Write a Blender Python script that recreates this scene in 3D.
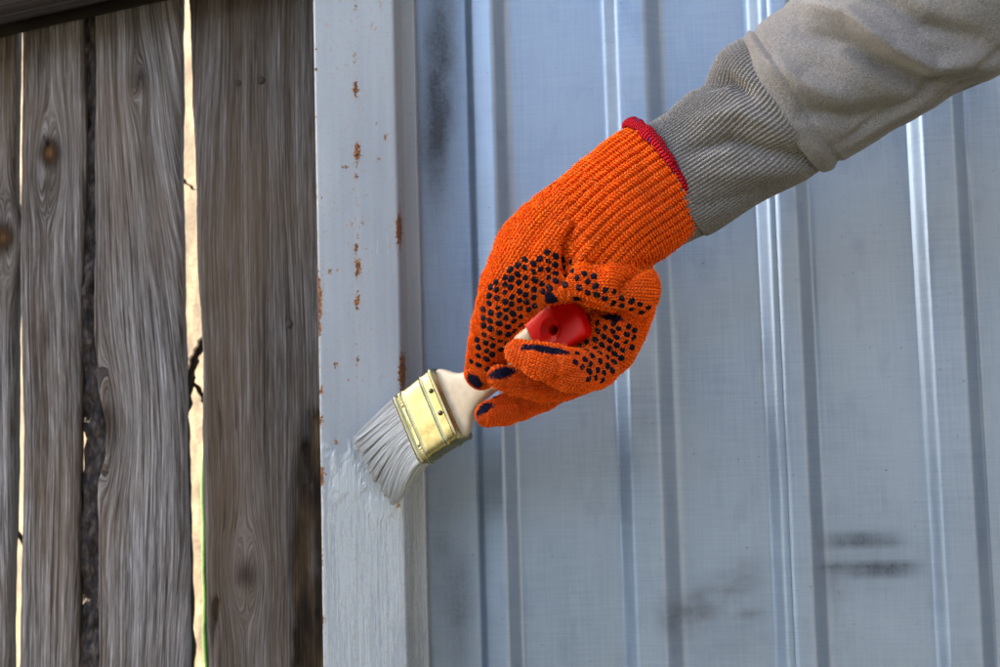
import bpy, bmesh, math, random
import numpy as np
from mathutils import Vector, Matrix, noise
from mathutils.bvhtree import BVHTree
R = math.radians
random.seed(7); rng = np.random.default_rng(7)
for o in list(bpy.data.objects): bpy.data.objects.remove(o)
scene = bpy.context.scene
col = scene.collection

# ------------------------------------------------------------------ camera
CAM = Vector((0.0, -0.95, 1.25))
PITCH, YAW, ROLL, LENS = R(5.0), R(4.0), R(-1.55), 50.0
cam_d = bpy.data.cameras.new('camera'); cam = bpy.data.objects.new('camera', cam_d); col.objects.link(cam)
CM = Matrix.Rotation(YAW, 3, 'Z') @ Matrix.Rotation(R(90) + PITCH, 3, 'X') @ Matrix.Rotation(ROLL, 3, 'Z')
cam.matrix_world = Matrix.Translation(CAM) @ CM.to_4x4()
cam_d.lens = LENS; cam_d.sensor_width = 36; cam_d.clip_start = 0.02; cam_d.clip_end = 3000
cam_d.dof.use_dof = True; cam_d.dof.focus_distance = 0.835; cam_d.dof.aperture_fstop = 9.0
scene.camera = cam
FPX = 1000 * LENS / 36.0

# ------------------------------------------------------------------ sky, sun, exposure
SUN = Vector((-0.80, 0.17, 0.60)).normalized()          # direction towards the sun
w = bpy.data.worlds.new('World'); scene.world = w; w.use_nodes = True
nt = w.node_tree; nt.nodes.clear()
sky = nt.nodes.new('ShaderNodeTexSky'); sky.sky_type = 'NISHITA'; sky.sun_disc = False
sky.sun_elevation = math.asin(SUN.z); sky.sun_rotation = math.atan2(SUN.x, SUN.y)
sky.air_density = 1.0; sky.dust_density = 3.0; sky.ozone_density = 0.6
bg = nt.nodes.new('ShaderNodeBackground'); bg.inputs[1].default_value = 0.12
wo = nt.nodes.new('ShaderNodeOutputWorld')
nt.links.new(sky.outputs[0], bg.inputs[0]); nt.links.new(bg.outputs[0], wo.inputs[0])
sl = bpy.data.lights.new('sun', 'SUN'); sl.energy = 3.2; sl.angle = R(0.5); sl.color = (1.0, 0.90, 0.76)
so = bpy.data.objects.new('sun', sl); col.objects.link(so); so.location = (0, 0, 6)
so.rotation_euler = SUN.to_track_quat('Z', 'Y').to_euler()
vs = scene.view_settings
vs.view_transform = 'Standard'; vs.look = 'None'; vs.gamma = 1.0; vs.exposure = 3.25; vs.use_curve_mapping = False
vs.use_white_balance = True; vs.white_balance_temperature = 7000; vs.white_balance_tint = 10
scene.render.engine = 'CYCLES'

# ------------------------------------------------------------------ helpers
def ray(px, py):
    return CM @ Vector(((px - 500) / FPX, -(py - 333.5) / FPX, -1.0))
def P(px, py, y):                       # the point of the plane Y = y seen along this direction
    d = ray(px, py); return CAM + d * ((y - CAM.y) / d.y)
def proj(p):
    q = CM.transposed() @ (Vector(p) - CAM)
    return 500 + FPX * q.x / -q.z, 333.5 - FPX * q.y / -q.z
CMn = np.array(CM); CAMn = np.array(CAM)
def projn(p):
    q = (p - CAMn) @ CMn
    return 500 + FPX * q[:, 0] / -q[:, 2], 333.5 - FPX * q[:, 1] / -q[:, 2]
S = 0.82 / FPX                          # metres per photograph pixel at the hand

def link(o, parent=None):
    col.objects.link(o)
    if parent is not None: o.parent = parent
    return o
def empty(name, loc, label=None, cat=None):
    o = bpy.data.objects.new(name, None); o.location = loc; o.empty_display_size = .02; col.objects.link(o)
    if label: o['label'] = label; o['category'] = cat
    return o
def child_local(o, parent):             # vertices were given in world space
    o.parent = parent
    o.matrix_parent_inverse = Matrix.Identity(4)
    o.data.transform(Matrix.Translation(-Vector(parent_world(parent))))
def parent_world(p):
    v = Vector((0, 0, 0))
    while p is not None: v += Vector(p.location); p = p.parent
    return v
def mesh(name, verts, faces, mat, parent=None, smooth=True, attrs=None, uv=None):
    me = bpy.data.meshes.new(name)
    if isinstance(verts, np.ndarray) and isinstance(faces, np.ndarray):
        nv, nf, k = len(verts), len(faces), faces.shape[1]
        me.vertices.add(nv); me.vertices.foreach_set('co', verts.astype(np.float32).ravel())
        me.loops.add(nf * k); me.loops.foreach_set('vertex_index', faces.astype(np.int32).ravel())
        me.polygons.add(nf); me.polygons.foreach_set('loop_start', np.arange(0, nf * k, k, dtype=np.int32))
        me.update(calc_edges=True)
    else:
        me.from_pydata([tuple(v) for v in verts], [], [tuple(int(i) for i in f) for f in faces])
    if attrs:
        for n, a in attrs.items():
            at = me.attributes.new(n, 'FLOAT', 'POINT'); at.data.foreach_set('value', np.asarray(a, np.float32))
    if uv is not None:
        l = me.uv_layers.new(name='UVMap'); l.data.foreach_set('uv', np.asarray(uv, np.float32).ravel())
    me.polygons.foreach_set('use_smooth', np.full(len(me.polygons), smooth))
    me.validate(); me.update()
    if mat is not None: me.materials.append(mat)
    o = bpy.data.objects.new(name, me); col.objects.link(o)
    if parent is not None: child_local(o, parent)
    return o
def grid_faces(nu, nv, wrap=False):     # nu rings of nv points
    i = np.arange(nu - 1)[:, None]; m = nv if wrap else nv - 1
    j = np.arange(m)[None, :]; j2 = (j + 1) % nv
    a = i * nv + j; b = i * nv + j2; c = (i + 1) * nv + j2; d = (i + 1) * nv + j
    return np.stack([a, b, c, d], -1).reshape(-1, 4)
def box_bm(bm, x0, x1, y0, y1, z0, z1):
    v = [bm.verts.new(p) for p in ((x0,y0,z0),(x1,y0,z0),(x1,y1,z0),(x0,y1,z0),(x0,y0,z1),(x1,y0,z1),(x1,y1,z1),(x0,y1,z1))]
    for f in ((0,3,2,1),(4,5,6,7),(0,1,5,4),(1,2,6,5),(2,3,7,6),(3,0,4,7)): bm.faces.new([v[i] for i in f])
def bm_obj(name, bm, mat, parent=None, smooth=False):
    me = bpy.data.meshes.new(name); bm.normal_update(); bm.to_mesh(me); bm.free()
    me.polygons.foreach_set('use_smooth', np.full(len(me.polygons), smooth))
    me.materials.append(mat); o = bpy.data.objects.new(name, me); col.objects.link(o)
    if parent is not None: child_local(o, parent)
    return o
def fbm(p, oct=4):                       # p: Vector
    return noise.fractal(p, 0.9, 2.0, oct)
def sstep(a, b, x):
    t = np.clip((x - a) / (b - a), 0, 1); return t * t * (3 - 2 * t)
def polydist(px, py, pts):              # distance of arrays of points to a polyline, and position along it 0..1
    d = np.full(px.shape, 1e9); T = np.zeros(px.shape); n = len(pts) - 1
    for k in range(n):
        (ax, ay), (bx, by) = pts[k], pts[k + 1]
        ex, ey = bx - ax, by - ay; L = ex * ex + ey * ey
        t = np.clip(((px - ax) * ex + (py - ay) * ey) / L, 0, 1)
        q = np.hypot(px - ax - t * ex, py - ay - t * ey)
        m = q < d; d = np.where(m, q, d); T = np.where(m, (k + t) / n, T)
    return d, T

# ------------------------------------------------------------------ material helpers
class M:
    def __init__(s, name):
        s.m = bpy.data.materials.new(name); s.m.use_nodes = True; s.t = s.m.node_tree
        s.b = s.t.nodes['Principled BSDF']; s.out = s.t.nodes['Material Output']
    def n(s, typ, **kw):
        x = s.t.nodes.new(typ)
        for k, v in kw.items(): setattr(x, k, v)
        return x
    def put(s, sock, v):
        if isinstance(v, (int, float, tuple, list)): sock.default_value = v if not (isinstance(v, tuple) and len(v) == 3 and sock.type == 'RGBA') else (*v, 1)
        else: s.t.links.new(v, sock)
    def math(s, op, a, b=0.0, c=None, clamp=False):
        x = s.n('ShaderNodeMath', operation=op, use_clamp=clamp); s.put(x.inputs[0], a); s.put(x.inputs[1], b)
        if c is not None: s.put(x.inputs[2], c)
        return x.outputs[0]
    def attr(s, name): return s.n('ShaderNodeAttribute', attribute_name=name).outputs['Fac']
    def obj(s): return s.n('ShaderNodeTexCoord').outputs['Object']
    def geo(s): return s.n('ShaderNodeNewGeometry').outputs['Position']
    def xyz(s, v): x = s.n('ShaderNodeSeparateXYZ'); s.put(x.inputs[0], v); return x.outputs
    def comb(s, x, y, z):
        c = s.n('ShaderNodeCombineXYZ'); s.put(c.inputs[0], x); s.put(c.inputs[1], y); s.put(c.inputs[2], z); return c.outputs[0]
    def map(s, v, scale=(1,1,1), loc=(0,0,0), rot=(0,0,0)):
        m = s.n('ShaderNodeMapping'); s.put(m.inputs[0], v); m.inputs['Location'].default_value = loc; m.inputs['Scale'].default_value = scale; m.inputs['Rotation'].default_value = rot; return m.outputs[0]
    def noise(s, v, scale=1.0, detail=3.0, rough=.55, dist=0.0):
        x = s.n('ShaderNodeTexNoise'); s.put(x.inputs['Vector'], v); x.inputs['Scale'].default_value = scale
        x.inputs['Detail'].default_value = detail; x.inputs['Roughness'].default_value = rough; x.inputs['Distortion'].default_value = dist
        return x.outputs[0]
    def vor(s, v, scale=1.0, feature='F1'):
        x = s.n('ShaderNodeTexVoronoi', feature=feature); s.put(x.inputs['Vector'], v); x.inputs['Scale'].default_value = scale; return x.outputs[0]
    def ramp(s, f, stops):
        r = s.n('ShaderNodeValToRGB'); s.put(r.inputs[0], f); e = r.color_ramp.elements
        while len(e) < len(stops): e.new(.5)
        for k, (p, c) in enumerate(stops):
            e[k].position = p; e[k].color = (*c, 1) if isinstance(c, tuple) else (c, c, c, 1)
        return r.outputs[0]
    def rng(s, f, a, b, c=0.0, d=1.0):
        r = s.n('ShaderNodeMapRange'); s.put(r.inputs[0], f); r.inputs[1].default_value = a; r.inputs[2].default_value = b
        r.inputs[3].default_value = c; r.inputs[4].default_value = d; return r.outputs[0]
    def mix(s, f, a, b, typ='MIX'):
        x = s.n('ShaderNodeMix', data_type='RGBA', blend_type=typ); s.put(x.inputs[0], f); s.put(x.inputs[6], a); s.put(x.inputs[7], b); return x.outputs[2]
    def bump(s, h, strength=.5, dist=.001, prev=None):
        x = s.n('ShaderNodeBump'); s.put(x.inputs['Height'], h); x.inputs['Strength'].default_value = strength; x.inputs['Distance'].default_value = dist
        if prev is not None: s.put(x.inputs['Normal'], prev)
        return x.outputs[0]
    def set(s, **kw):
        nm = dict(color='Base Color', rough='Roughness', metal='Metallic', normal='Normal', spec='Specular IOR Level', coat='Coat Weight', coatr='Coat Roughness', sheen='Sheen Weight', sheenr='Sheen Roughness')
        for k, v in kw.items(): s.put(s.b.inputs[nm[k]], v)
        return s.m

# --- galvanised sheet: attributes soot (smudges plus shade painted beside the post), dirt (brown)
def mat_sheet():
    m = M('galvanised_sheet'); p = m.geo()
    hz = m.noise(m.map(p, (900, 900, 25)), 1, 2); hx = m.noise(m.map(p, (30, 30, 800)), 1, 2)
    big = m.noise(p, 9, 4); mot = m.noise(m.map(p, (60, 60, 30)), 1, 4)
    hatch = m.math('ADD', hz, hx)
    c = m.mix(m.rng(hatch, .75, 1.25), (.21, .275, .365), (.26, .33, .415))
    c = m.mix(m.rng(big, .35, .68, 0, .5), c, (.31, .37, .44))
    c = m.mix(m.rng(mot, .56, .75, 0, .30), c, (.155, .195, .27))
    fine = m.noise(p, 420, 3); sp = m.noise(p, 330, 2)
    c = m.mix(m.rng(sp, .72, .76, 0, .55), c, (.07, .07, .08))
    soot_shade = m.math('MULTIPLY', m.attr('soot_shade'), m.rng(m.noise(m.map(p, (60, 60, 26)), 1, 5), .3, .68, .62, 1.1))
    soot_shade = m.math('MULTIPLY', soot_shade, m.rng(fine, .3, .7, .85, 1.08), clamp=True)
    c = m.mix(soot_shade, c, (.03, .037, .05))
    dirt = m.math('MULTIPLY', m.attr('dirt'), m.rng(m.noise(m.map(p, (55, 55, 90), rot=(0, R(30), 0)), 1, 4), .28, .70, .3, 1.1), clamp=True)
    c = m.mix(dirt, c, (.075, .08, .09))
    mt = m.math('SUBTRACT', .75, m.math('MULTIPLY', m.math('ADD', soot_shade, dirt), .6), clamp=True)
    rg = m.math('ADD', m.rng(big, .3, .7, .42, .52), m.rng(hatch, .7, 1.3, -.03, .03))
    nb = m.bump(m.noise(p, 14, 3), .25, .003); nb = m.bump(hatch, .06, .0003, nb); nb = m.bump(fine, .08, .0003, nb)
    return m.set(color=c, rough=rg, metal=mt, normal=nb)
# --- old grey paint on the steel post: attributes rust, wet
def mat_post():
    m = M('old_grey_paint'); p = m.geo()
    big = m.noise(m.map(p, (25, 25, 7)), 1, 4); st = m.noise(m.map(p, (260, 260, 9)), 1, 3); fine = m.noise(p, 600, 3)
    c = m.mix(m.rng(big, .3, .7), (.18, .215, .255), (.25, .288, .325))
    c = m.mix(m.rng(st, .3, .75, 0, .4), c, (.29, .32, .34))
    sp = m.noise(m.map(p, (420, 420, 260)), 1, 3)
    c = m.mix(m.rng(sp, .68, .74, 0, .6), c, (.16, .165, .18))
    wet = m.attr('wet'); wn = m.noise(m.map(p, (330, 330, 9)), 1, 4, .55, .1)
    wn2 = m.noise(m.map(p, (500, 500, 120)), 1, 3, .6, .0)
    wm = m.math('ADD', wet, m.math('ADD', m.rng(wn, .25, .75, -.4, .4), m.rng(wn2, .3, .7, -.2, .2)))
    wm = m.rng(wm, .36, .70)
    c = m.mix(wm, c, (.31, .345, .37))
    r = m.math('ADD', m.attr('rust'), m.math('ADD', m.rng(m.noise(p, 420, 4), .3, .7, -.45, .45), m.rng(m.noise(p, 1300, 2), .3, .7, -.2, .2)))
    halo = m.rng(r, .1, .5); rm = m.rng(r, .55, .70)
    c = m.mix(m.math('MULTIPLY', halo, .30), c, (.26, .14, .05))
    rc = m.ramp(m.noise(p, 700, 3), [(.34, (.025, .008, .004)), (.52, (.13, .043, .010)), (.70, (.34, .14, .03))])
    c = m.mix(rm, c, rc)
    rg = m.math('SUBTRACT', .55, m.math('MULTIPLY', wm, .45)); rg = m.math('ADD', rg, m.math('MULTIPLY', rm, .35), clamp=True)
    h = m.math('ADD', m.math('MULTIPLY', fine, .25), m.math('MULTIPLY', st, .25))
    nb = m.bump(h, .25, .0006)
    nb = m.bump(m.math('ADD', m.math('MULTIPLY', wm, .7), m.math('MULTIPLY', m.math('MULTIPLY', wm, m.math('ADD', wn, wn2)), .5)), .45, .0005, nb)
    nb = m.bump(m.math('MULTIPLY', rm, m.noise(p, 900, 3)), .8, .001, nb)
    sm = m.attr('smear'); dn = m.noise(m.map(p, (150, 150, 75), rot=(0, R(-25), 0)), 1, 3, .5, .5); dr = m.noise(m.map(p, (700, 700, 60), rot=(0, R(-30), 0)), 1, 2)
    smm = m.rng(m.math('ADD', sm, m.rng(dn, .3, .7, -.3, .3)), .42, .72)
    c = m.mix(smm, c, (.32, .355, .38)); rg = m.math('SUBTRACT', rg, m.math('MULTIPLY', smm, .28)); rg = m.math('MAXIMUM', rg, .16)
    nb = m.bump(m.math('MULTIPLY', smm, m.math('ADD', m.math('ADD', dn, .4), m.math('MULTIPLY', dr, .5))), .6, .0007, nb)
    return m.set(color=c, rough=rg, metal=.05, normal=nb, spec=.5)
# --- weathered planks: attributes g (grain coordinate), kn (knot), wane (bark edge), hole
def mat_wood(name='weathered_wood', tone=1.0, brown=0.0):
    m = M(name); p = m.geo(); z = m.xyz(p)[2]; g = m.attr('g')
    wob = m.noise(m.comb(m.math('MULTIPLY', g, 30), 0, m.math('MULTIPLY', z, 3)), 1, 3)
    gg = m.math('ADD', g, m.rng(wob, 0, 1, -.006, .006))
    v1 = m.comb(m.math('MULTIPLY', gg, 1150), 1.7, m.math('MULTIPLY', z, 34)); f1 = m.noise(v1, 1, 4, .7)
    v2 = m.comb(m.math('MULTIPLY', gg, 330), 9.1, m.math('MULTIPLY', z, 5)); f2 = m.noise(v2, 1, 4, .6)
    v3 = m.comb(m.math('MULTIPLY', gg, 70), 3.3, m.math('MULTIPLY', z, 2.2)); f3 = m.noise(v3, 1, 3)
    saw = m.noise(m.map(p, (40, 40, 700), rot=(0, R(14), 0)), 1, 2)
    t = m.math('ADD', m.math('MULTIPLY', f1, .48), m.math('ADD', m.math('MULTIPLY', f2, .34), m.math('MULTIPLY', f3, .26)))
    c = m.ramp(t, [(.42, (.016*tone, .013*tone, .012*tone)), (.50, (.085*tone, .080*tone, .080*tone)), (.58, (.21*tone, .205*tone, .212*tone)), (.68, (.47*tone, .465*tone, .485*tone))])
    lw = m.math('SINE', m.math('ADD', m.math('MULTIPLY', gg, 2300), m.math('MULTIPLY', f3, 22)))
    lw = m.math('MULTIPLY', m.math('POWER', m.math('MAXIMUM', lw, 0), 3.0), m.rng(f2, .35, .6, .25, 1.))
    lw = m.math('MULTIPLY', lw, m.rng(f1, .3, .6, .5, 1.))
    c = m.mix(m.math('MULTIPLY', lw, .55), c, (.030*tone, .025*tone, .023*tone))
    warm = m.noise(m.map(p, (14, 14, 5)), 1, 3)
    c = m.mix(m.rng(warm, .36, .66, .10 + brown * .45, .50 + brown * .45), c, (.19*tone, .13*tone, .085*tone))
    
    kn = m.attr('kn')
    kc = m.ramp(kn, [(.0, (.05, .04, .033)), (.55, (.030, .022, .017)), (.86, (.045, .022, .010)), (1., (.13, .065, .022))])
    c = m.mix(m.rng(m.math('ADD', kn, m.rng(f2, .3, .7, -.25, .25)), .18, .6), c, kc)
    wn = m.math('ADD', m.attr('wane'), m.rng(m.noise(m.map(p, (60, 60, 20)), 1, 4), .3, .7, -.3, .3))
    wc = m.ramp(m.noise(m.map(p, (110, 110, 24)), 1, 4), [(.3, (.012, .008, .006)), (.55, (.045, .028, .016)), (.75, (.10, .066, .038))])
    c = m.mix(m.rng(wn, .4, .6), c, wc)
    hole = m.attr('hole'); c = m.mix(m.rng(m.math('ADD', hole, m.rng(f1, .3, .7, -.2, .2)), .4, .6), c, (.008, .007, .006))
    crack = m.rng(m.noise(m.comb(m.math('MULTIPLY', gg, 520), 5.5, m.math('MULTIPLY', z, 2.4)), 1, 2), .32, .36, 1, 0)
    sc = m.noise(m.comb(m.math('MULTIPLY', gg, 900), 2.2, m.math('MULTIPLY', z, 16)), 1, 2); crack = m.math('MAXIMUM', crack, m.rng(sc, .30, .335, 1, 0))
    c = m.mix(m.math('MULTIPLY', crack, .8), c, (.025, .02, .018))
    h = m.math('SUBTRACT', m.math('SUBTRACT', t, m.math('MULTIPLY', lw, .25)), m.math('MULTIPLY', crack, .8))
    nb = m.bump(h, .75, .0028); 
    return m.set(color=c, rough=.85, normal=nb, spec=.10)
def simple(name, c, rough=.5, metal=0., bump=None, var=0., scale=60, spec=.5):
    m = M(name); p = m.obj(); cc = c
    if var: cc = m.mix(m.rng(m.noise(p, scale, 4), .3, .7), tuple(x * (1 - var) for x in c), tuple(min(1, x * (1 + var)) for x in c))
    kw = dict(color=cc, rough=rough, metal=metal, spec=spec)
    if bump: kw['normal'] = m.bump(m.noise(p, bump[0], 4), bump[1], bump[2])
    return m.set(**kw)

MAT = dict(sheet=mat_sheet(), post=mat_post(), wood=mat_wood('weathered_wood', .84, -.2), wood_b=mat_wood('weathered_wood_brown', .50, .42), rail=mat_wood('dark_rail_wood', .10, .9))

# ------------------------------------------------------------------ ground
m = M('packed_earth'); p = m.geo()
gc = m.mix(m.rng(m.noise(p, 1.3, 6), .35, .65), (.045, .05, .028), (.075, .075, .045))
gc = m.mix(m.rng(m.noise(p, 40, 4), .5, .7, 0, .6), gc, (.03, .032, .02))
m.set(color=gc, rough=.95, normal=m.bump(m.noise(p, 60, 6), .6, .01)); MAT['earth'] = m.m
n = 60; xs = np.sign(np.linspace(-1, 1, n)) * np.abs(np.linspace(-1, 1, n)) ** 4 * 1500
gx, gy = np.meshgrid(xs, xs, indexing='ij')
gz = np.array([noise.noise(Vector((a * .7, b * .7, 0))) * .02 for a, b in zip(gx.ravel(), gy.ravel())])
ground = mesh('ground', np.stack([gx.ravel(), gy.ravel(), gz], 1), grid_faces(n, n), MAT['earth']); ground['kind'] = 'structure'

m2 = M('roof_felt'); m2.set(color=(.05, .05, .055), rough=.9)
# low slate-hung house across the yard added unseen behind the viewer to block low sky
m = M('slate_hanging'); p = m.geo()
m.set(color=m.mix(m.rng(m.noise(p, 3, 5), .35, .7), (.055, .062, .08), (.085, .092, .11)), rough=.8, normal=m.bump(m.noise(p, 20, 5), .5, .02))
yard_blocker = empty('house', (-1, -9.2, 0), 'added unseen dark house block across the yard, shutting off low sky', 'house')
hb = bmesh.new(); box_bm(hb, -9, 9, -11.0, -7.5, 0, 3.4); bm_obj('wall', hb, m.m, yard_blocker)
hb = bmesh.new(); v = [hb.verts.new(q) for q in ((-9.3, -7.1, 3.35), (9.3, -7.1, 3.35), (9.3, -9.2, 4.4), (-9.3, -9.2, 4.4), (-9.3, -11.3, 3.35), (9.3, -11.3, 3.35))]
for f in ((0, 1, 2, 3), (3, 2, 5, 4), (0, 4, 5, 1), (0, 3, 4), (1, 5, 2)): hb.faces.new([v[i] for i in f])
bm_obj('roof', hb, m2.m, yard_blocker)

# clipped hedge along the left side of the yard; added out of view to cut low sky reflections
mh = M('hedge_leaves'); p = mh.geo()
mh.set(color=mh.mix(mh.rng(mh.noise(p, 14, 5), .35, .7), (.03, .05, .02), (.07, .10, .04)), rough=.8, normal=mh.bump(mh.noise(p, 30, 5), 1., .06))
nu_, nv_ = 150, 60; V = []
for i in range(nu_):
    for j in range(nv_):
        y = -.6 - 6.8 * i / (nu_ - 1); t = j / (nv_ - 1) * math.pi; x = -4.8 + .6 * math.cos(t); z = 1.55 * max(0, math.sin(t)) ** .35
        q = Vector((x * 1.3, y * 1.3, z * 1.3)); k = .20 * noise.noise(q) + .14 * noise.noise(q * 4) + .09 * noise.noise(q * 11)
        V.append((x + k * math.cos(t) + .1 * noise.noise(q * 7), y, z + (k if z > .3 else 0)))
hedge_blocker = mesh('hedge_blocker', np.array(V), grid_faces(nu_, nv_), mh.m, smooth=False)
hedge_blocker['label'] = 'added unseen dark green hedge along the left side of the yard'; hedge_blocker['category'] = 'hedge_blocker'

# house block added unseen to the right of the picture: it shuts off the sky on that side
m = M('dark_render'); p = m.geo()
m.set(color=m.mix(m.rng(m.noise(p, 5, 5), .35, .7), (.06, .062, .07), (.10, .10, .105)), rough=.9, normal=m.bump(m.noise(p, 80, 5), .5, .006))
side_blocker = empty('house', (1.4, -3.8, 0), 'added unseen dark house block shutting off sky to the right of the metal wall', 'house')
hb = bmesh.new(); box_bm(hb, 1.25, 4.6, -7.5, -.06, 0, 4.4); bm_obj('wall', hb, m.m, side_blocker)
hb = bmesh.new(); v = [hb.verts.new(q) for q in ((1.0, -7.6, 4.402), (1.0, -.055, 4.402), (4.85, -.055, 4.402), (4.85, -7.6, 4.402), (2.9, -7.6, 5.6), (2.9, -.055, 5.6))]
for f in ((0, 1, 2, 3), (0, 4, 5, 1), (3, 2, 5, 4), (0, 3, 4), (1, 5, 2)): hb.faces.new([v[i] for i in f])
bm_obj('roof', hb, m2.m, side_blocker)

# ------------------------------------------------------------------ corrugated metal wall
def zs_list(z0, z1, d0, d1, step):
    return np.concatenate([np.linspace(z0, d0, 8, endpoint=False), np.arange(d0, d1, step), np.linspace(d1, z1, 8)])
WALL_Y = 0.0; RIB_D = 0.0115
# rib profile in the photograph at mid height: left foot, left shoulder, right shoulder, right foot
ribs_px = [(474, 478, 500, 514), (614, 627, 656, 672), (762, 774, 801, 814), (919, 932, 964, 976)]
def X(px, y=WALL_Y): return P(px, 333, y).x
ribs = []
for a, b, c, d in ribs_px: ribs.append((X(a), X(b, -RIB_D), X(c, -RIB_D), X(d)))
pitch = (ribs[3][0] - ribs[0][0]) / 3
for k in range(1, 12): ribs.append(tuple(v + pitch * k for v in ribs[3]))
rib_w = [(a, b, c, d) for a, b, c, d in ribs]
def wall_profile(x):
    y = 0.0
    for a, b, c, d in ribs:
        if a < x < b: y = -RIB_D * (1 - (.45 if a == ribs[0][0] else .10)) * (x - a) / (b - a)
        elif b <= x <= c: y = -RIB_D * (1 - (.45 if a == ribs[0][0] else .10) * (c - x) / (c - b))
        elif c < x < d: y = -RIB_D * (d - x) / (d - c)
    return y
wall = empty('metal_wall', (ribs[1][0], 0, 0), 'pale blue grey corrugated metal wall with vertical ribs and dark smudges', 'wall')
def sheet(x0, x1, off, dense):
    xs = set()
    for x in np.arange(x0, x1, .004 if dense else .03): xs.add(round(float(x), 4))
    xs.add(round(x1, 4))
    for r in ribs:
        for q in r:
            for e in (-.0018, -.0009, 0, .0009, .0018):
                if x0 < q + e < x1: xs.add(round(q + e, 4))
    xs = np.array(sorted(xs))
    yy = np.array([np.mean([wall_profile(x + e) for e in (-.0016, -.0010, -.0005, 0, .0005, .0010, .0016)]) for x in xs]) - off
    zz = zs_list(.03, 2.50, .95, 1.72, .005) if dense else np.linspace(.03, 2.50, 40)
    V = np.zeros((len(zz), len(xs), 3)); V[:, :, 0] = xs; V[:, :, 1] = yy; V[:, :, 2] = zz[:, None]
    # slight unevenness of thin sheet
    for i, z in enumerate(zz):
        for j in range(0, len(xs)):
            if abs(yy[j] + off) < 1e-4:
                V[i, j, 1] += .0011 * noise.noise(Vector((xs[j] * 14, 4.2, z * 4)))
    V = V.reshape(-1, 3); px, py = projn(V)
    def blob(cx, cy, rx, ry, pw=1.0): return np.exp(-(((px - cx) / rx) ** 2 + ((py - cy) / ry) ** 2) ** pw)
    soot_shade = .95 * blob(440, 60, 17, 105) + .5 * blob(432, 150, 14, 45) + .35 * blob(455, 600, 22, 70) + .4 * blob(462, 625, 8, 50) + .25 * blob(440, 545, 9, 14) + .20 * blob(440, 300, 34, 420, 2)  # tall last blob paints in the dark reflection beside the post
    soot_shade += 0.95 * blob(872, 568, 48, 8, 2) + .75 * blob(862, 541, 42, 8, 2) + .25 * blob(832, 585, 14, 20) + .20 * blob(870, 560, 62, 32)
    soot_shade += .12 * blob(965, 600, 26, 70) + .18 * blob(944, 585, 5, 24)
    d, T = polydist(px, py, [(672, 620), (700, 600), (745, 578)])
    dirt = .62 * np.exp(-(d / 17) ** 2) + .6 * blob(747, 613, 16, 6) + .45 * blob(700, 612, 26, 8) + .3 * blob(730, 640, 40, 22)
    soot_shade += .3 * blob(750, 616, 10, 5)
    o = mesh('sheet', V, grid_faces(len(zz), len(xs)), MAT['sheet'], wall, attrs=dict(soot_shade=soot_shade, dirt=dirt))
    md = o.modifiers.new('solid', 'SOLIDIFY'); md.thickness = .0007; md.offset = -1
    return o
lap = ribs[2][1] + .45 * (ribs[2][2] - ribs[2][1])
post_x0, post_x1 = X(318, -.045), X(400.5, -.045)
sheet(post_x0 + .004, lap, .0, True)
lap2 = ribs[5][1] + .45 * (ribs[5][2] - ribs[5][1])
# the second sheet laps over the rib of the first
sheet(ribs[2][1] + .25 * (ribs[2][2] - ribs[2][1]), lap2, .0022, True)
sheet(ribs[5][1] + .25 * (ribs[5][2] - ribs[5][1]), ribs[9][0], .0044, False)

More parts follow.
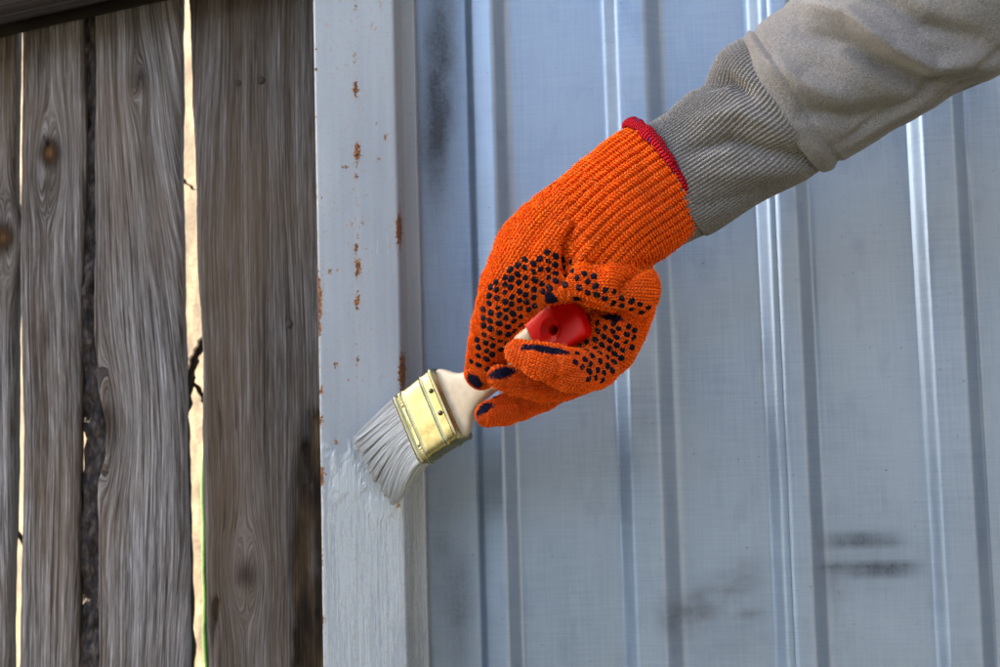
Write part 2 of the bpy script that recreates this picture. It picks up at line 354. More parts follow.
# ------------------------------------------------------------------ steel post
PF = -.045
post = empty('steel_post', ((post_x0 + post_x1) / 2, PF, 0), 'grey painted square steel post with rust spots and wet fresh paint', 'post')
def post_strip(name, outline, dense_face=None):
    # outline: list of (x, y) going round the front; extruded up
    zz = zs_list(.0, 2.55, .95, 1.72, .0016)
    O = np.array(outline); V = np.zeros((len(zz), len(O), 3)); V[:, :, 0] = O[:, 0]; V[:, :, 1] = O[:, 1]; V[:, :, 2] = zz[:, None]
    V = V.reshape(-1, 3)
    for k in range(len(V)):
        V[k, 0] += .0005 * noise.noise(Vector((V[k, 0] * 8, 1, V[k, 2] * 9)))
    px, py = projn(V)
    rust = np.zeros(len(V))
    def spot(cx, cy, rx, ry, a=1.): return a * np.exp(-(((px - cx) / rx) ** 2 + ((py - cy) / ry) ** 2))
    for s in [(355,89,3.,10,.95),(357,153,3.8,11,1.0),(358,268,4,9,1.),(357,302,3,8,.95),(356,248,2.5,5,.85),(354,56,2,6,.6),(330,271,3,3,.8),(350,223,3,3,.55),
              (346,167,2.5,3,.8),(356,176,2.5,3,.8),(378,160,2.5,3,.75),(385,137,2.5,4,.75),(363,221,2.5,3,.7),(352,192,2,2.5,.6),(336,365,3.5,4,.75),(358,360,2.5,3,.7),
              (336,442,3,4,.75),(341,467,2,3,.5),(399,230,3.5,18,1.15),(402,372,4,19,1.3),(397,505,3.5,5,.9),(318,297,4,22,1.2),(318,330,3,9,1.),(321,420,3,6,.8),
              (321,476,4,9,1.1),(322,390,3,5,.75),(316,50,2,3,.7),(316,70,2,3,.7),(316,118,2,3,.6),(316,160,2,3,.6),(320,560,3,8,.8),(322,620,3,6,.7),(356,5,2,5,.6),(380,6,2,6,.55),
              (375,30,2,3,.5),(340,420,2,2,.5),(372,270,2,2,.55),(345,310,2,2,.5),(388,245,2,3,.5),(334,200,2,2,.5),(347,130,2,2,.5),(366,95,1.6,2,.5)]:
        rust += spot(*s)
    streak = np.exp(-((px - 357) / 1.6) ** 2) * .24; rust += streak
    for z in range(46):
        a, b = random.uniform(320, 398), random.uniform(0, 430)
        rust += spot(a, b, 1.7, 1.9, random.uniform(.3, .62))
    edge = np.minimum(abs(px - (314 + py * .013)), 99); rust += .22 * np.exp(-(edge / 2.5) ** 2) * (py > 180)
    edge2 = abs(px - (396.5 + py * .02)); rust += .16 * np.exp(-(edge2 / 2.0) ** 2)
    wet = .62 * sstep(455, 500, py + (px - 360) * .35) + .35 * np.exp(-(((px - 352) / 34) ** 2 + ((py - 470) / 34) ** 2)) + .3 * np.exp(-(((px - 388) / 14) ** 2 + ((py - 505) / 16) ** 2))
    wet *= 1 - .25 * sstep(560, 640, py)
    rust *= 1 - .9 * sstep(.35, .6, wet) * (abs(px - 320) > 6) * (abs(px - 397) > 6)
    return mesh(name, V, grid_faces(len(zz), len(O)), MAT['post'], post, attrs=dict(rust=rust, wet=wet, smear=.8 * np.exp(-(((px - 345) / 26) ** 2 + ((py - 472) / 36) ** 2)) + .8 * np.exp(-(((px - 385) / 22) ** 2 + ((py - 508) / 20) ** 2))))
x0, x1, r = post_x0, post_x1, .0018
arc = lambda cx, cy, a0, a1: [(cx + r * math.cos(R(a)), cy + r * math.sin(R(a))) for a in np.linspace(a0, a1, 6)]
out = [(x0, -.002)] + [(x0, y) for y in np.linspace(-.01, PF + r, 6)] + arc(x0 + r, PF + r, 180, 270)[1:] + [(x, PF) for x in np.linspace(x0 + r, x1 - r, 36)[1:-1]] + arc(x1 - r, PF + r, 270, 360) + [(x1, y) for y in np.linspace(PF + r, -.012, 10)[1:]]
f = post_strip('tube', out)
xf0, xf1 = X(399, -.012), X(421, -.012)
out = [(x1 - .004, -.012)] + [(x, -.012) for x in np.linspace(x1, xf1, 10)] + [(xf1, -.011), (xf1, -.0025)]
post_strip('flange', out)
cap = bmesh.new(); box_bm(cap, x0 - .001, x1 + .001, PF - .001, -.001, 2.551, 2.555); bm_obj('cap', cap, MAT['post'], post)

# ------------------------------------------------------------------ wooden fence
FY = 0.012
fence = empty('wooden_fence', (X(150, FY), FY, 0), 'weathered grey plank fence with gaps, knots and a dark top rail', 'fence')
def edge_fn(pts, seed, amp):
    pts = sorted(pts, key=lambda q: q[1])
    Z = np.array([P(a, b, FY).z for a, b in pts]); XX = np.array([P(a, b, FY).x for a, b in pts]); o = np.argsort(Z); Z, XX = Z[o], XX[o]
    def f(z):
        zc = min(max(z, Z[0]), Z[-1])
        return float(np.interp(zc, Z, XX)) + amp * (noise.noise(Vector((seed, 0, z * 14))) + .5 * noise.noise(Vector((seed, 7, z * 60))))
    return f
def plank(le, re, seed, mat, knots=(), wanes=(), holes=(), yoff=0., amp=.0012, slant=0., zt=2.4, bend=0.):
    L, Rr = edge_fn(le, seed, amp), edge_fn(re, seed + 50, amp)
    zz = zs_list(.03, zt, .93, 1.72, .0035); nx = 42
    u = np.linspace(0, 1, nx); V = []; G = []
    for z in zz:
        a, b = L(z), Rr(z)
        for t in u:
            e = min(t, 1 - t) * (b - a); rr = .004
            dy = rr * (1 - math.sqrt(max(0, 1 - (1 - min(e / rr, 1)) ** 2)))
            V.append((a + t * (b - a), FY + yoff + dy + .0012 * noise.noise(Vector((seed, t * 3, z * 5))), z))
    # sides
    V = np.array(V); px, py = projn(V); x = V[:, 0].copy(); z = V[:, 2]
    xc = .5 * (V[:, 0].max() + V[:, 0].min())
    gcoord = x - slant * (z - 1.3) + seed * .37 + bend * np.clip(z - 1.22, -.5, .5) ** 2 * (x - x.min()) / (x.max() - x.min())
    # slow bending of the grain plus rings that part round each knot
    gcoord += np.array([.010 * noise.noise(Vector((seed * 3.1, 0, b * 2.2))) + .006 * noise.noise(Vector((seed * 3.1 + a * 14, 5, b * 4))) for a, b in zip(x, z)])
    kn = np.zeros(len(V)); hole = np.zeros(len(V)); wane = np.zeros(len(V))
    for (kx, ky, r_, s_) in knots:
        dx, dy = (px - kx) / r_, (py - ky) / (r_ * 1.5); q = np.sqrt(dx * dx + dy * dy)
        gcoord -= np.sign(dx) * r_ / 1450 * 1.3 * np.exp(-(dx / 1.6) ** 2 - (dy / 2.2) ** 2) * np.minimum(np.abs(dx) * 2, 1)
        kn = np.maximum(kn, s_ * np.exp(-q ** 2 * 1.1))
    for (kx, ky, r_, s_) in holes: hole = np.maximum(hole, s_ * np.exp(-(((px - kx) / r_) ** 2 + ((py - ky) / (r_ * 1.2)) ** 2)))
    for (pts, wd, s_) in wanes:
        d, T = polydist(px, py, pts); wane = np.maximum(wane, s_ * np.exp(-(d / wd) ** 2))
    V[:, 1] += .004 * sstep(.2, .8, wane) + .003 * hole - .0015 * kn
    nz = len(zz); F = [grid_faces(nz, nx)]
    # back and side faces
    fr = np.arange(nz) * nx; back = V.reshape(nz, nx, 3).copy()
    bl = back[:, 0].copy(); br = back[:, -1].copy(); bl[:, 1] = FY + yoff + .013; br[:, 1] = FY + yoff + .013
    n0 = len(V); V2 = np.concatenate([V, bl, br]); i = np.arange(nz - 1)
    a = fr[:-1]; F.append(np.stack([a, a + nx, n0 + i + 1, n0 + i], 1)); a = a + nx - 1
    F.append(np.stack([a, n0 + nz + i, n0 + nz + i + 1, a + nx], 1)); F.append(np.stack([n0 + i, n0 + i + 1, n0 + nz + i + 1, n0 + nz + i], 1))
    ext = lambda A, l, r2: np.concatenate([A, l, r2])
    il, ir = fr, fr + nx - 1
    att = {k: ext(A, A[il] + .03, A[ir] + .03) if k == 'g' else ext(A, A[il] * .5, A[ir] * .5) for k, A in dict(g=gcoord, kn=kn, hole=hole, wane=wane).items()}
    o = mesh('plank', V2, np.concatenate(F), mat, fence, attrs=att)
    return o
W1, W2 = MAT['wood'], MAT['wood_b']
plank([(-62, 0), (-66, 667)], [(13, 20), (10, 200), (21, 232), (20, 250), (14, 275), (12, 300), (6, 667)], 1.3, W1, knots=[(4, 238, 13, .95)], yoff=.004)
p2 = plank([(21, 20), (18, 240), (22, 420), (18, 667)], [(79, 0), (84, 150), (79, 300), (76, 667)], 2.7, W1,
      knots=[(50, 153, 12, 1.0), (46, 186, 9, .45)], holes=[(48, 144, 4, .7)], slant=-.01)
p3 = plank([(94, 0), (95, 200), (93, 330), (97, 385), (106, 425), (104, 460), (97, 480), (98, 667)], [(180, 0), (180, 180), (184, 430), (187, 667)], 3.9, W1,
      knots=[(98, 425, 20, .8), (138, 82, 10, .4)], slant=.02, yoff=-.002, bend=.55)
p4 = plank([(188, 0), (193, 150), (200, 330), (206, 667)], [(345, 0), (350, 667)], 5.2, W2,
      knots=[(246, 575, 14, .55)], holes=[(261, 80, 3.2, 1), (238, 83, 2, .9), (289, 324, 3, .9), (262, 2, 2.5, .8)],
      wanes=[([(318, 420), (306, 470), (302, 570), (308, 667)], 15, .72), ([(318, 440), (322, 667)], 9, .75), ([(216, 600), (210, 667)], 5, .6)], slant=-.008)
# planks beyond the edge of the picture, for the rest of the run
fp = plank([(-165, 0), (-168, 667)], [(-72, 0), (-75, 667)], 8.1, W1)
for k in range(1, 26):
    o = fp.copy(); col.objects.link(o); o.location.x = -k * .0685; o.location.y = .0015 * math.sin(k * 2.3)
# bark strip between the second and third planks
m = M('bark'); p = m.geo()
bc = m.ramp(m.noise(m.map(p, (260, 260, 120)), 1, 4), [(.32, (.010, .008, .008)), (.5, (.040, .030, .028)), (.66, (.10, .075, .065)), (.8, (.22, .12, .06))])
m.set(color=bc, rough=.9, normal=m.bump(m.noise(m.map(p, (240, 240, 110)), 1, 5), 1., .004)); MAT['bark'] = m.m
def bark(pts, hw, name='bark', holes=()):
    zz = np.arange(.4, 1.95, .0025); nx = 9; V = []
    Zp = [P(a, b, FY).z for a, b in pts][::-1]; Xp = [P(a, b, FY).x for a, b in pts][::-1]
    for z in zz:
        xc = float(np.interp(z, Zp, Xp))
        for t in np.linspace(-1, 1, nx):
            q = Vector((t * 2.2, 3.3, z * 90))
            V.append((xc + hw * t + .0012 * noise.noise(Vector((9, 9, z * 70))), FY + .008 + .005 * noise.noise(q) + .004 * t * t + .004 * noise.noise(Vector((t, 8, z * 22))), z))
    V = np.array(V); F = grid_faces(len(zz), nx); px, py = projn(V[F].mean(1)); keep = np.ones(len(F), bool)
    for hx, hy, rx, ry in holes: keep &= ((px - hx) / rx) ** 2 + ((py - hy) / ry) ** 2 > 1
    o = mesh(name, V, F[keep], MAT['bark'], fence)
    md = o.modifiers.new('solid', 'SOLIDIFY'); md.thickness = .004
    return o
bark([(87, -60), (88, 200), (86, 330), (90, 400), (94, 440), (88, 500), (86, 560), (88, 760)], .0105, holes=[(82, 437, 1.8, 6), (94, 398, 1.8, 4), (96, 510, 1.3, 2.5), (95, 585, 1.2, 3)])
# rail: slanting board across the top
rb = bmesh.new()
A, B = P(-420, 122, -.012), P(133, -1, -.012)
dv = (B - A).normalized(); up = Vector((0, -1, 0)).cross(dv); up = up if up.z > 0 else -up
V = []; nL, nH = 140, 20; ln = (B - A).length + .5
for i in range(nL):
    for j in range(nH):
        t = j / (nH - 1); q = A + dv * (ln * i / (nL - 1)) + up * (.095 * t)
        e = min(t, 1 - t) * .095; rr = .005; dy = rr * (1 - math.sqrt(max(0, 1 - (1 - min(e / rr, 1)) ** 2)))
        q = q + up * (.001 * noise.noise(Vector((i * .12, 3, 0))) if j == 0 else 0); V.append((q.x, q.y - .012 + dy, q.z, .095 * t))
V = np.array(V); fr = V[:, :3]; bk = fr.copy(); bk[:, 1] = FY - .008
F = grid_faces(nL, nH); n0 = len(fr); sd = []
for i in range(nL - 1):
    a, b = i * nH, (i + 1) * nH; sd += [(a, b, n0 + b, n0 + a), (a + nH - 1, n0 + a + nH - 1, n0 + b + nH - 1, b + nH - 1)]
gg = np.concatenate([V[:, 3], V[:, 3] + .03]); zr = np.zeros(len(gg))
rb.free(); mesh('rail', np.concatenate([fr, bk]), np.concatenate([F[:, ::-1], np.array(sd)]), MAT['rail'], fence, attrs=dict(g=gg, kn=zr, hole=zr, wane=zr))
MAT['nail'] = simple('rusty_iron', (.03, .018, .012), .8, .2, (900, .6, .001), .4, 300)
nb = bmesh.new(); bmesh.ops.create_uvsphere(nb, u_segments=10, v_segments=6, radius=.0035, matrix=Matrix.Diagonal((1, .5, 1, 1)))
nail_me = bpy.data.meshes.new('nail'); nb.to_mesh(nail_me); nb.free(); nail_me.materials.append(MAT['nail'])
for hx, hy in ((261, 80), (289, 324), (238, 83)):
    q = P(hx, hy, FY + .0005); o = bpy.data.objects.new('nail', nail_me); col.objects.link(o); o.parent = p4; o.location = q - parent_world(p4)
    o.scale = (.7, .5, .8)

# ------------------------------------------------------------------ beyond the fence
m = M('cream_stucco'); p = m.geo()
m.set(color=m.mix(m.rng(m.noise(p, 30, 5), .35, .7), m.mix(m.rng(m.noise(m.map(p, (9, 9, 5)), 1, 5), .42, .62), (.03, .022, .013), (.09, .066, .039)), (.18, .14, .088)), rough=.95,
      normal=m.bump(m.noise(m.map(p, (300, 300, 220), rot=(0, 0, R(30))), 1, 4), .9, .004)); MAT['stucco'] = m.m
hn = Vector((-.80, -.60, 0)); ht = Vector((.60, -.80, 0))
base = Vector((-.60, .62, 0)); n1, n2 = 60, 60; V = []
for i in range(n1):
    for j in range(n2):
        q = base + ht * (-3.2 + 3.65 * i / (n1 - 1)); V.append((q.x, q.y, 2.6 * j / (n2 - 1)))
F = grid_faces(n1, n2)[:, ::-1]
house = mesh('stucco_wall', np.array(V), F, MAT['stucco'], smooth=False)
house['label'] = 'sunlit cream stucco wall seen through the gaps of the plank fence'; house['category'] = 'wall'
md = house.modifiers.new('solid', 'SOLIDIFY'); md.thickness = .2; md.offset = -1
# green plant stem with leaves behind the wide gap
MAT['leaf'] = simple('green_leaf', (.035, .12, .02), .5, 0, (200, .3, .001), .3, 120)
plant = empty('plant', (P(212, 600, .10).x, .10, 0), 'slender green plant behind the right fence gap', 'plant')
V = []; zz = np.linspace(0.0, P(209, 430, .10).z, 160)
for z in zz:
    c = P(209 + 2 * math.sin(z * 9), 550, .10).x + .003 * noise.noise(Vector((0, 2, z * 20)))
    for a in range(8): V.append((c + .004 * math.cos(a * .785), .10 + .004 * math.sin(a * .785), z))
mesh('stem', np.array(V), grid_faces(160, 8, True), MAT['leaf'], plant)
MAT['gap_shadow'] = simple('gap_shadow_dark', (.022, .016, .011), .9, spec=.1)
def shadow_branch(pts, rad, y):  # made-up dark strips standing in for shadows in the fence gaps
    V = []; pts = [P(a, b, y) for a, b in pts]; n_ = 0
    for i in range(len(pts) - 1):
        for t in np.linspace(0, 1, 12, endpoint=False):
            q = pts[i].lerp(pts[i + 1], t); n_ += 1; r_ = rad * (1 + .25 * noise.noise(Vector((rad * 900, n_ * .3, 0)))); q = q + Vector((.003 * noise.noise(Vector((n_ * .35, 1, rad * 700))), 0, 0))
            for e in range(8): V.append((q.x + r_ * math.cos(e * .7854), q.y + r_ * math.sin(e * .7854), q.z + .3 * r_ * math.sin(e * .7854)))
    mesh('shadow_branch', np.array(V), grid_faces(n_, 8, True), MAT['gap_shadow'], plant)
shadow_branch([(216, 322), (200, 345), (190, 372), (184, 420), (187, 520), (190, 620), (188, 720), (189, 900)], .0042, .13)
shadow_branch([(190, 372), (202, 398), (214, 412)], .0022, .13)
shadow_branch([(178, 175), (194, 190), (208, 186)], .0013, .14)
shadow_branch([(3, 500), (30, 560)], .002, .14)
for k in range(9):
    z = .30 + k * .095; sgn = 1 if k % 2 else -1; L = .05 + .02 * random.random(); c = P(210, 550, .10).x; V = []
    for i in range(9):
        t = i / 8; wd = .011 * math.sin(math.pi * min(1, t * 1.02)) ** .8
        for s_ in (-1, 0, 1): V.append((c + sgn * (.004 + L * t * .9), .10 - .01 * t + s_ * wd, z + .03 * math.sin(t * 2.2) - .003 * (1 - abs(s_))))
    o = mesh('leaf', np.array(V), grid_faces(9, 3), MAT['leaf'], plant); o.modifiers.new('s', 'SOLIDIFY').thickness = .0006

# ------------------------------------------------------------------ paint brush
A = P(373, 458, PF - .004); E = P(586, 309, -.132)
D = (E - A).normalized(); BL = (E - A).length
Wd = (P(430, 460, -.08) - P(400, 398, -.08)); Wd = Wd + Vector((0, -.012, 0)); Wd = (Wd - D * Wd.dot(D)).normalized()
Tn = D.cross(Wd).normalized()
if Tn.y > 0: Tn = -Tn                        # towards the viewer
K = BL / 261.0                               # metres per photo pixel along the brush
brush = empty('paint_brush', A, 'flat paint brush with grey painted bristles, brass ferrule and red tipped handle', 'brush')
def BP(t, wv, h): return A + D * t + Wd * wv + Tn * h
def brush_sweep(name, prof, mat, parent, seg=72, ex=5.0, cap0=True, cap1=True, offf=None):
    V = []
    for (t, hw, hh, cw) in prof:
        for k in range(seg):
            a = 2 * math.pi * k / seg; c, s_ = math.cos(a), math.sin(a)
            x = hw * math.copysign(abs(c) ** (2 / ex), c); y = hh * math.copysign(abs(s_) ** (2 / ex), s_)
            if offf: o_ = offf(t, a); x *= 1 + o_ / max(hw, 1e-4); y *= 1 + o_ / max(hh, 1e-4)
            V.append(BP(t, x + cw, y))
    nr = len(prof); F = [tuple(f) for f in grid_faces(nr, seg, True)]
    if cap0: F.append(tuple(range(seg - 1, -1, -1)))
    if cap1: F.append(tuple(range((nr - 1) * seg, nr * seg)))
    me = bpy.data.meshes.new(name); me.from_pydata([tuple(v) for v in V], [], F); me.materials.append(mat)
    bm = bmesh.new(); bm.from_mesh(me); bmesh.ops.recalc_face_normals(bm, faces=bm.faces); bm.to_mesh(me); bm.free()
    me.polygons.foreach_set('use_smooth', np.full(len(me.polygons), True))
    o = bpy.data.objects.new(name, me); col.objects.link(o); child_local(o, parent); return o
m = M('pale_brass'); p = m.obj()
m.set(color=m.mix(m.rng(m.noise(p, 90, 4), .35, .7), (.26, .22, .105), (.35, .30, .15)), rough=m.rng(m.noise(p, 160, 4),  .3, .7, .24, .34), metal=1.0, normal=m.bump(m.noise(p, 70, 3), .15, .001)); MAT['brass'] = m.m
m = M('birch_wood'); p = m.obj()
fb = m.noise(m.map(p, (160, 160, 160)), 1, 4)
m.set(color=m.mix(m.rng(fb, .3, .7), (.28, .225, .15), (.37, .31, .225)), rough=.42, normal=m.bump(fb, .12, .0006), spec=.5); MAT['birch'] = m.m
MAT['red'] = simple('red_lacquer', (.52, .0035, .003), .4, 0, (250, .06, .0006), .12, 90, spec=.18)
MAT['dark'] = simple('dark_hollow', (.012, .01, .01), .9)
f0, f1 = 52 * K, 102 * K; HW = 35 * K
def fer_off(t, a):
    u = (t - f0) / (f1 - f0); o_ = 0
    for c, w_, s_ in ((.045, .018, .0008), (.10, .014, -.0010), (.20, .014, -.0011), (.245, .016, .0005), (.70, .014, -.0014), (.735, .016, .0007), (.965, .02, .0006)):
        o_ += s_ * math.exp(-((u - c) / w_) ** 2)
    o_ += .00045 * math.exp(-((u - .15) / .022) ** 2) * math.sin(a * 60)
    return o_
prof = []
for k in range(90):
    u = k / 89; prof.append((f0 + (f1 - f0) * u, HW * (.955 + .045 * u), .0072 + .0012 * u, 0))
fer = brush_sweep('ferrule', prof, MAT['brass'], brush, seg=240, ex=9, offf=fer_off)
rv = bmesh.new(); bmesh.ops.create_uvsphere(rv, u_segments=14, v_segments=8, radius=.0017); rme = bpy.data.meshes.new('rivet'); rv.to_mesh(rme); rv.free()
rme.polygons.foreach_set('use_smooth', np.full(len(rme.polygons), True))
MAT['rivet'] = simple('dark_steel', (.10, .09, .07), .35, .9); rme.materials.append(MAT['rivet'])
for wv in (-.46, .18):
    o = bpy.data.objects.new('rivet', rme); col.objects.link(o); o.parent = fer; o.location = BP(f0 + (f1 - f0) * .86, HW * wv, .0082) - parent_world(fer)
# handle: shoulders, waist, swelling, rounded end; last third lacquered red
hp = [(0, 33.5, 7.0), (2, 34, 7.2), (6, 33.5, 7.4), (10, 31, 7.6), (14, 27, 7.8), (19, 22, 8), (25, 18, 8.2), (33, 15.5, 8.5), (45, 14.5, 9), (70, 14.5, 9.5), (90, 16, 9.5), (107, 17, 9.5)]
hx = np.array(hp); tt = np.linspace(0, 107, 60)
prof = [(f1 + K * t - .002, K * np.interp(t, hx[:, 0], hx[:, 1]), K * np.interp(t, hx[:, 0], hx[:, 2]) * .72, 0) for t in tt]
hand_o = brush_sweep('handle', prof, MAT['birch'], brush, seg=72, ex=3.4)
rp = []
for k in range(40):
    u = k / 39; t = 107 + 51 * u; hw = 18 + 3.0 * math.sin(u * 2.2); e = max(0, (u - .86) / .14); hw *= math.sqrt(max(.02, 1 - e ** 2.4)) ; rp.append((f1 + K * t - .0019, K * (hw + .3), K * 9.9 * .72 * (1 - .35 * e ** 3), 0))
tip = brush_sweep('painted_tip', rp, MAT['red'], hand_o, seg=96, ex=8)
# hanging hole through the tip
hc = BP(f1 + K * 124.5, 0, 0)
prof = [(-.03, .0033), (.0022, .0033), (.0034, .0050), (.0050, .0078), (.02, .0095)]
V = []
for h, r_ in prof:
    for k in range(32):
        a = 2 * math.pi * k / 32; V.append(hc + Tn * h + D * (r_ * math.cos(a)) + Wd * (r_ * math.sin(a)))
F = [tuple(f) for f in grid_faces(5, 32, True)] + [tuple(range(31, -1, -1)), tuple(range(128, 160))]
cme = bpy.data.meshes.new('cutter'); cme.from_pydata([tuple(v - parent_world(tip)) for v in V], [], F)
bm = bmesh.new(); bm.from_mesh(cme); bmesh.ops.recalc_face_normals(bm, faces=bm.faces); bm.to_mesh(cme); bm.free()
cut = bpy.data.objects.new('cutter', cme); col.objects.link(cut); cut.location = parent_world(tip)
bpy.context.view_layer.update()
md = tip.modifiers.new('b', 'BOOLEAN'); md.object = cut; md.operation = 'DIFFERENCE'; md.solver = 'EXACT'
bpy.context.view_layer.update(); dg = bpy.context.evaluated_depsgraph_get()
nm = bpy.data.meshes.new_from_object(tip.evaluated_get(dg)); tip.modifiers.clear(); tip.data = nm; nm.name = 'painted_tip'
bpy.data.objects.remove(cut)
for pl in nm.polygons: pl.use_smooth = True
nm.set_sharp_from_angle(angle=R(30))
# bristles: painted tufts, many fine tapered strands gathered into clumps
m = M('painted_bristle'); p = m.geo(); tn = m.attr('t'); sh = m.attr('s')
bc = m.mix(sh, (.21, .225, .24), (.50, .525, .555))
bc = m.mix(m.rng(tn, .0, .16, .6, 0), bc, (.20, .165, .10))
m.set(color=bc, rough=.38, normal=m.bump(m.noise(p, 900, 3), .3, .0006)); MAT['bristle'] = m.m
rootL = BP(f0 + .002, -HW * .93, 0); rootR = BP(f0 + .002, HW * .93, 0)
tip_px = [(355, 436), (353, 443), (358, 452), (366, 465), (374, 481), (383, 495), (393, 505), (402, 499)]
tip_u = np.linspace(-1, 1, len(tip_px))
def tip_at(u, depth):
    x = np.interp(u, tip_u, [q[0] for q in tip_px]); y = np.interp(u, tip_u, [q[1] for q in tip_px]); return P(x, y, depth)
V = []; F = []; TA = []; SA = []
clumps = [(random.uniform(-1, 1), random.uniform(-1, 1), random.uniform(-.10, .06), random.uniform(0, 1)) for _ in range(95)]
clumps = np.array(clumps)
for k in range(7500):
    u, h = random.uniform(-1, 1), random.uniform(-1, 1)
    d2 = (clumps[:, 0] - u) ** 2 * 4 + (clumps[:, 1] - h) ** 2 * .35; c = clumps[np.argmin(d2)]
    root = BP(f0 + .003, HW * .93 * u, .0062 * h)
    ut = .62 * u + .38 * c[0]; ht_ = .3 * h + .7 * c[1]
    edge = 1 + .0 * abs(u)
    tp = tip_at(ut, PF - .006 - .0045 * (ht_ + 1)); short = -c[2] + random.uniform(0, .07)
    tp = tp + (root - tp) * max(-.03, short * .6)
    mid1 = root - D * (tp - root).length * .42; L = []
    r0 = .00020 + .00010 * random.random()
    for i in range(7):
        t = i / 6; q = root * (1 - t) ** 2 + mid1 * 2 * t * (1 - t) + tp * t * t
        q = q + Wd * (.0005 * noise.noise(Vector((k * .37, t * 2, 0)))) + Tn * (.0005 * noise.noise(Vector((k * .37, t * 2, 5))))
        L.append(q)
    b0 = len(V); sv = .3 * c[3] + .7 * random.random() ** .8
    for i, q in enumerate(L):
        t = i / 6; rr = r0 * (1 - .75 * t ** 3)
        for a in range(4): V.append(q + (Wd * math.cos(a * 1.5708) + Tn * math.sin(a * 1.5708)) * rr); TA.append(t); SA.append(sv)
    for i in range(6):
        for a in range(4): F.append((b0 + i*4 + a, b0 + i*4 + (a+1) % 4, b0 + (i+1)*4 + (a+1) % 4, b0 + (i+1)*4 + a))
# paint-soaked middle of the tuft
for sd in (1, -1):
    b0 = len(V); nu_, nt_ = 90, 16
    for i in range(nu_):
        u = -1 + 2 * i / (nu_ - 1); g_ = noise.noise(Vector((u * 13, sd, 0))) + .6 * noise.noise(Vector((u * 37, sd, 3)))
        root = BP(f0 + .003, HW * .92 * u, .0056 * sd); tp = tip_at(u * .97, PF - .0105 - .0030 * sd); ln_ = .86 + .07 * noise.noise(Vector((u * 9, 5, sd)))
        mid1 = root - D * (tp - root).length * .42
        for j in range(nt_):
            t = j / (nt_ - 1) * ln_; q = root * (1-t)**2 + mid1 * 2*t*(1-t) + tp*t*t + Tn * (.0011 * g_ * math.sin(min(1, t * 1.6) * 1.57) - sd * .0032 * max(0, t - .62) / .3)
            V.append(q); TA.append(t); SA.append(.45 + .3 * g_)
    for i in range(nu_ - 1):
        for j in range(nt_ - 1):
            q = (b0 + i*nt_ + j, b0 + (i+1)*nt_ + j, b0 + (i+1)*nt_ + j + 1, b0 + i*nt_ + j + 1); F.append(q if sd > 0 else q[::-1])
br = mesh('bristles', np.array([tuple(v) for v in V]), np.array(F), MAT['bristle'], brush, attrs=dict(t=TA, s=SA)); br['kind'] = 'stuff'

# ------------------------------------------------------------------ the arm: glove, sleeve
person = empty('person', P(900, 30, -.19), 'arm in a grey sweatshirt sleeve and orange knitted work glove holding the brush', 'person')

class Sweep:
    def __init__(s, pts, nsub, ribs_n, course, k):
        Q = np.array([[*P(a, b, y), ra * S, rb * S] for a, b, y, ra, rb in pts]); n = len(Q); out = []
        for i in range(n - 1):
            p0, p1, p2, p3 = Q[max(i-1, 0)], Q[i], Q[i+1], Q[min(i+2, n-1)]
            for t in np.linspace(0, 1, nsub, endpoint=False):
                out.append(.5 * (2*p1 + (p2-p0)*t + (2*p0-5*p1+4*p2-p3)*t*t + (3*p1-p0-3*p2+p3)*t**3))
        out.append(Q[-1]); s.Q = np.array(out); C = s.Q[:, :3]
        T = np.gradient(C, axis=0); T /= np.linalg.norm(T, axis=1)[:, None]
        N = np.cross(T, [0, 1, 0]); N /= np.linalg.norm(N, axis=1)[:, None]; B = np.cross(T, N); B[B[:, 1] < 0] *= -1
        s.C, s.T, s.N, s.B = C, T, N, B; s.ra, s.rb = s.Q[:, 3], s.Q[:, 4]
        s.len = np.concatenate([[0], np.cumsum(np.linalg.norm(np.diff(C, axis=0), axis=1))])
        s.ribs, s.course, s.k = ribs_n, course, k
    def ev(s, X, full=False):
        n = len(X); best = np.full(n, 1e9, np.float32); U = np.zeros(n); Vv = np.zeros(n)
        for i in range(len(s.C) - 1):
            d = s.C[i+1] - s.C[i]; L2 = d @ d; t = ((X - s.C[i]) @ d) / L2
            lo = -1e9 if i == 0 else 0; hi = 1e9 if i == len(s.C) - 2 else 1
            tc = np.clip(t, 0, 1); ra = s.ra[i] + (s.ra[i+1]-s.ra[i]) * tc; rb = s.rb[i] + (s.rb[i+1]-s.rb[i]) * tc
            e = X - s.C[i] - tc[:, None] * d
            a = e @ s.N[i] * (1-tc) + e @ s.N[i+1] * tc; b = e @ s.B[i] * (1-tc) + e @ s.B[i+1] * tc
            c = (t - tc) * math.sqrt(L2); rm = np.minimum(ra, rb)
            q = (np.sqrt((a/ra)**2 + (b/rb)**2 + (c/rm)**2) - 1) * rm
            m_ = q < best; best = np.where(m_, q, best)
            if full:
                ang = np.arctan2(a / ra, -b / rb)       # 0 at the side facing the viewer
                U = np.where(m_, ang, U); Vv = np.where(m_, s.len[i] + tc * (s.len[i+1]-s.len[i]) + c, Vv)
        return (best, U, Vv) if full else best
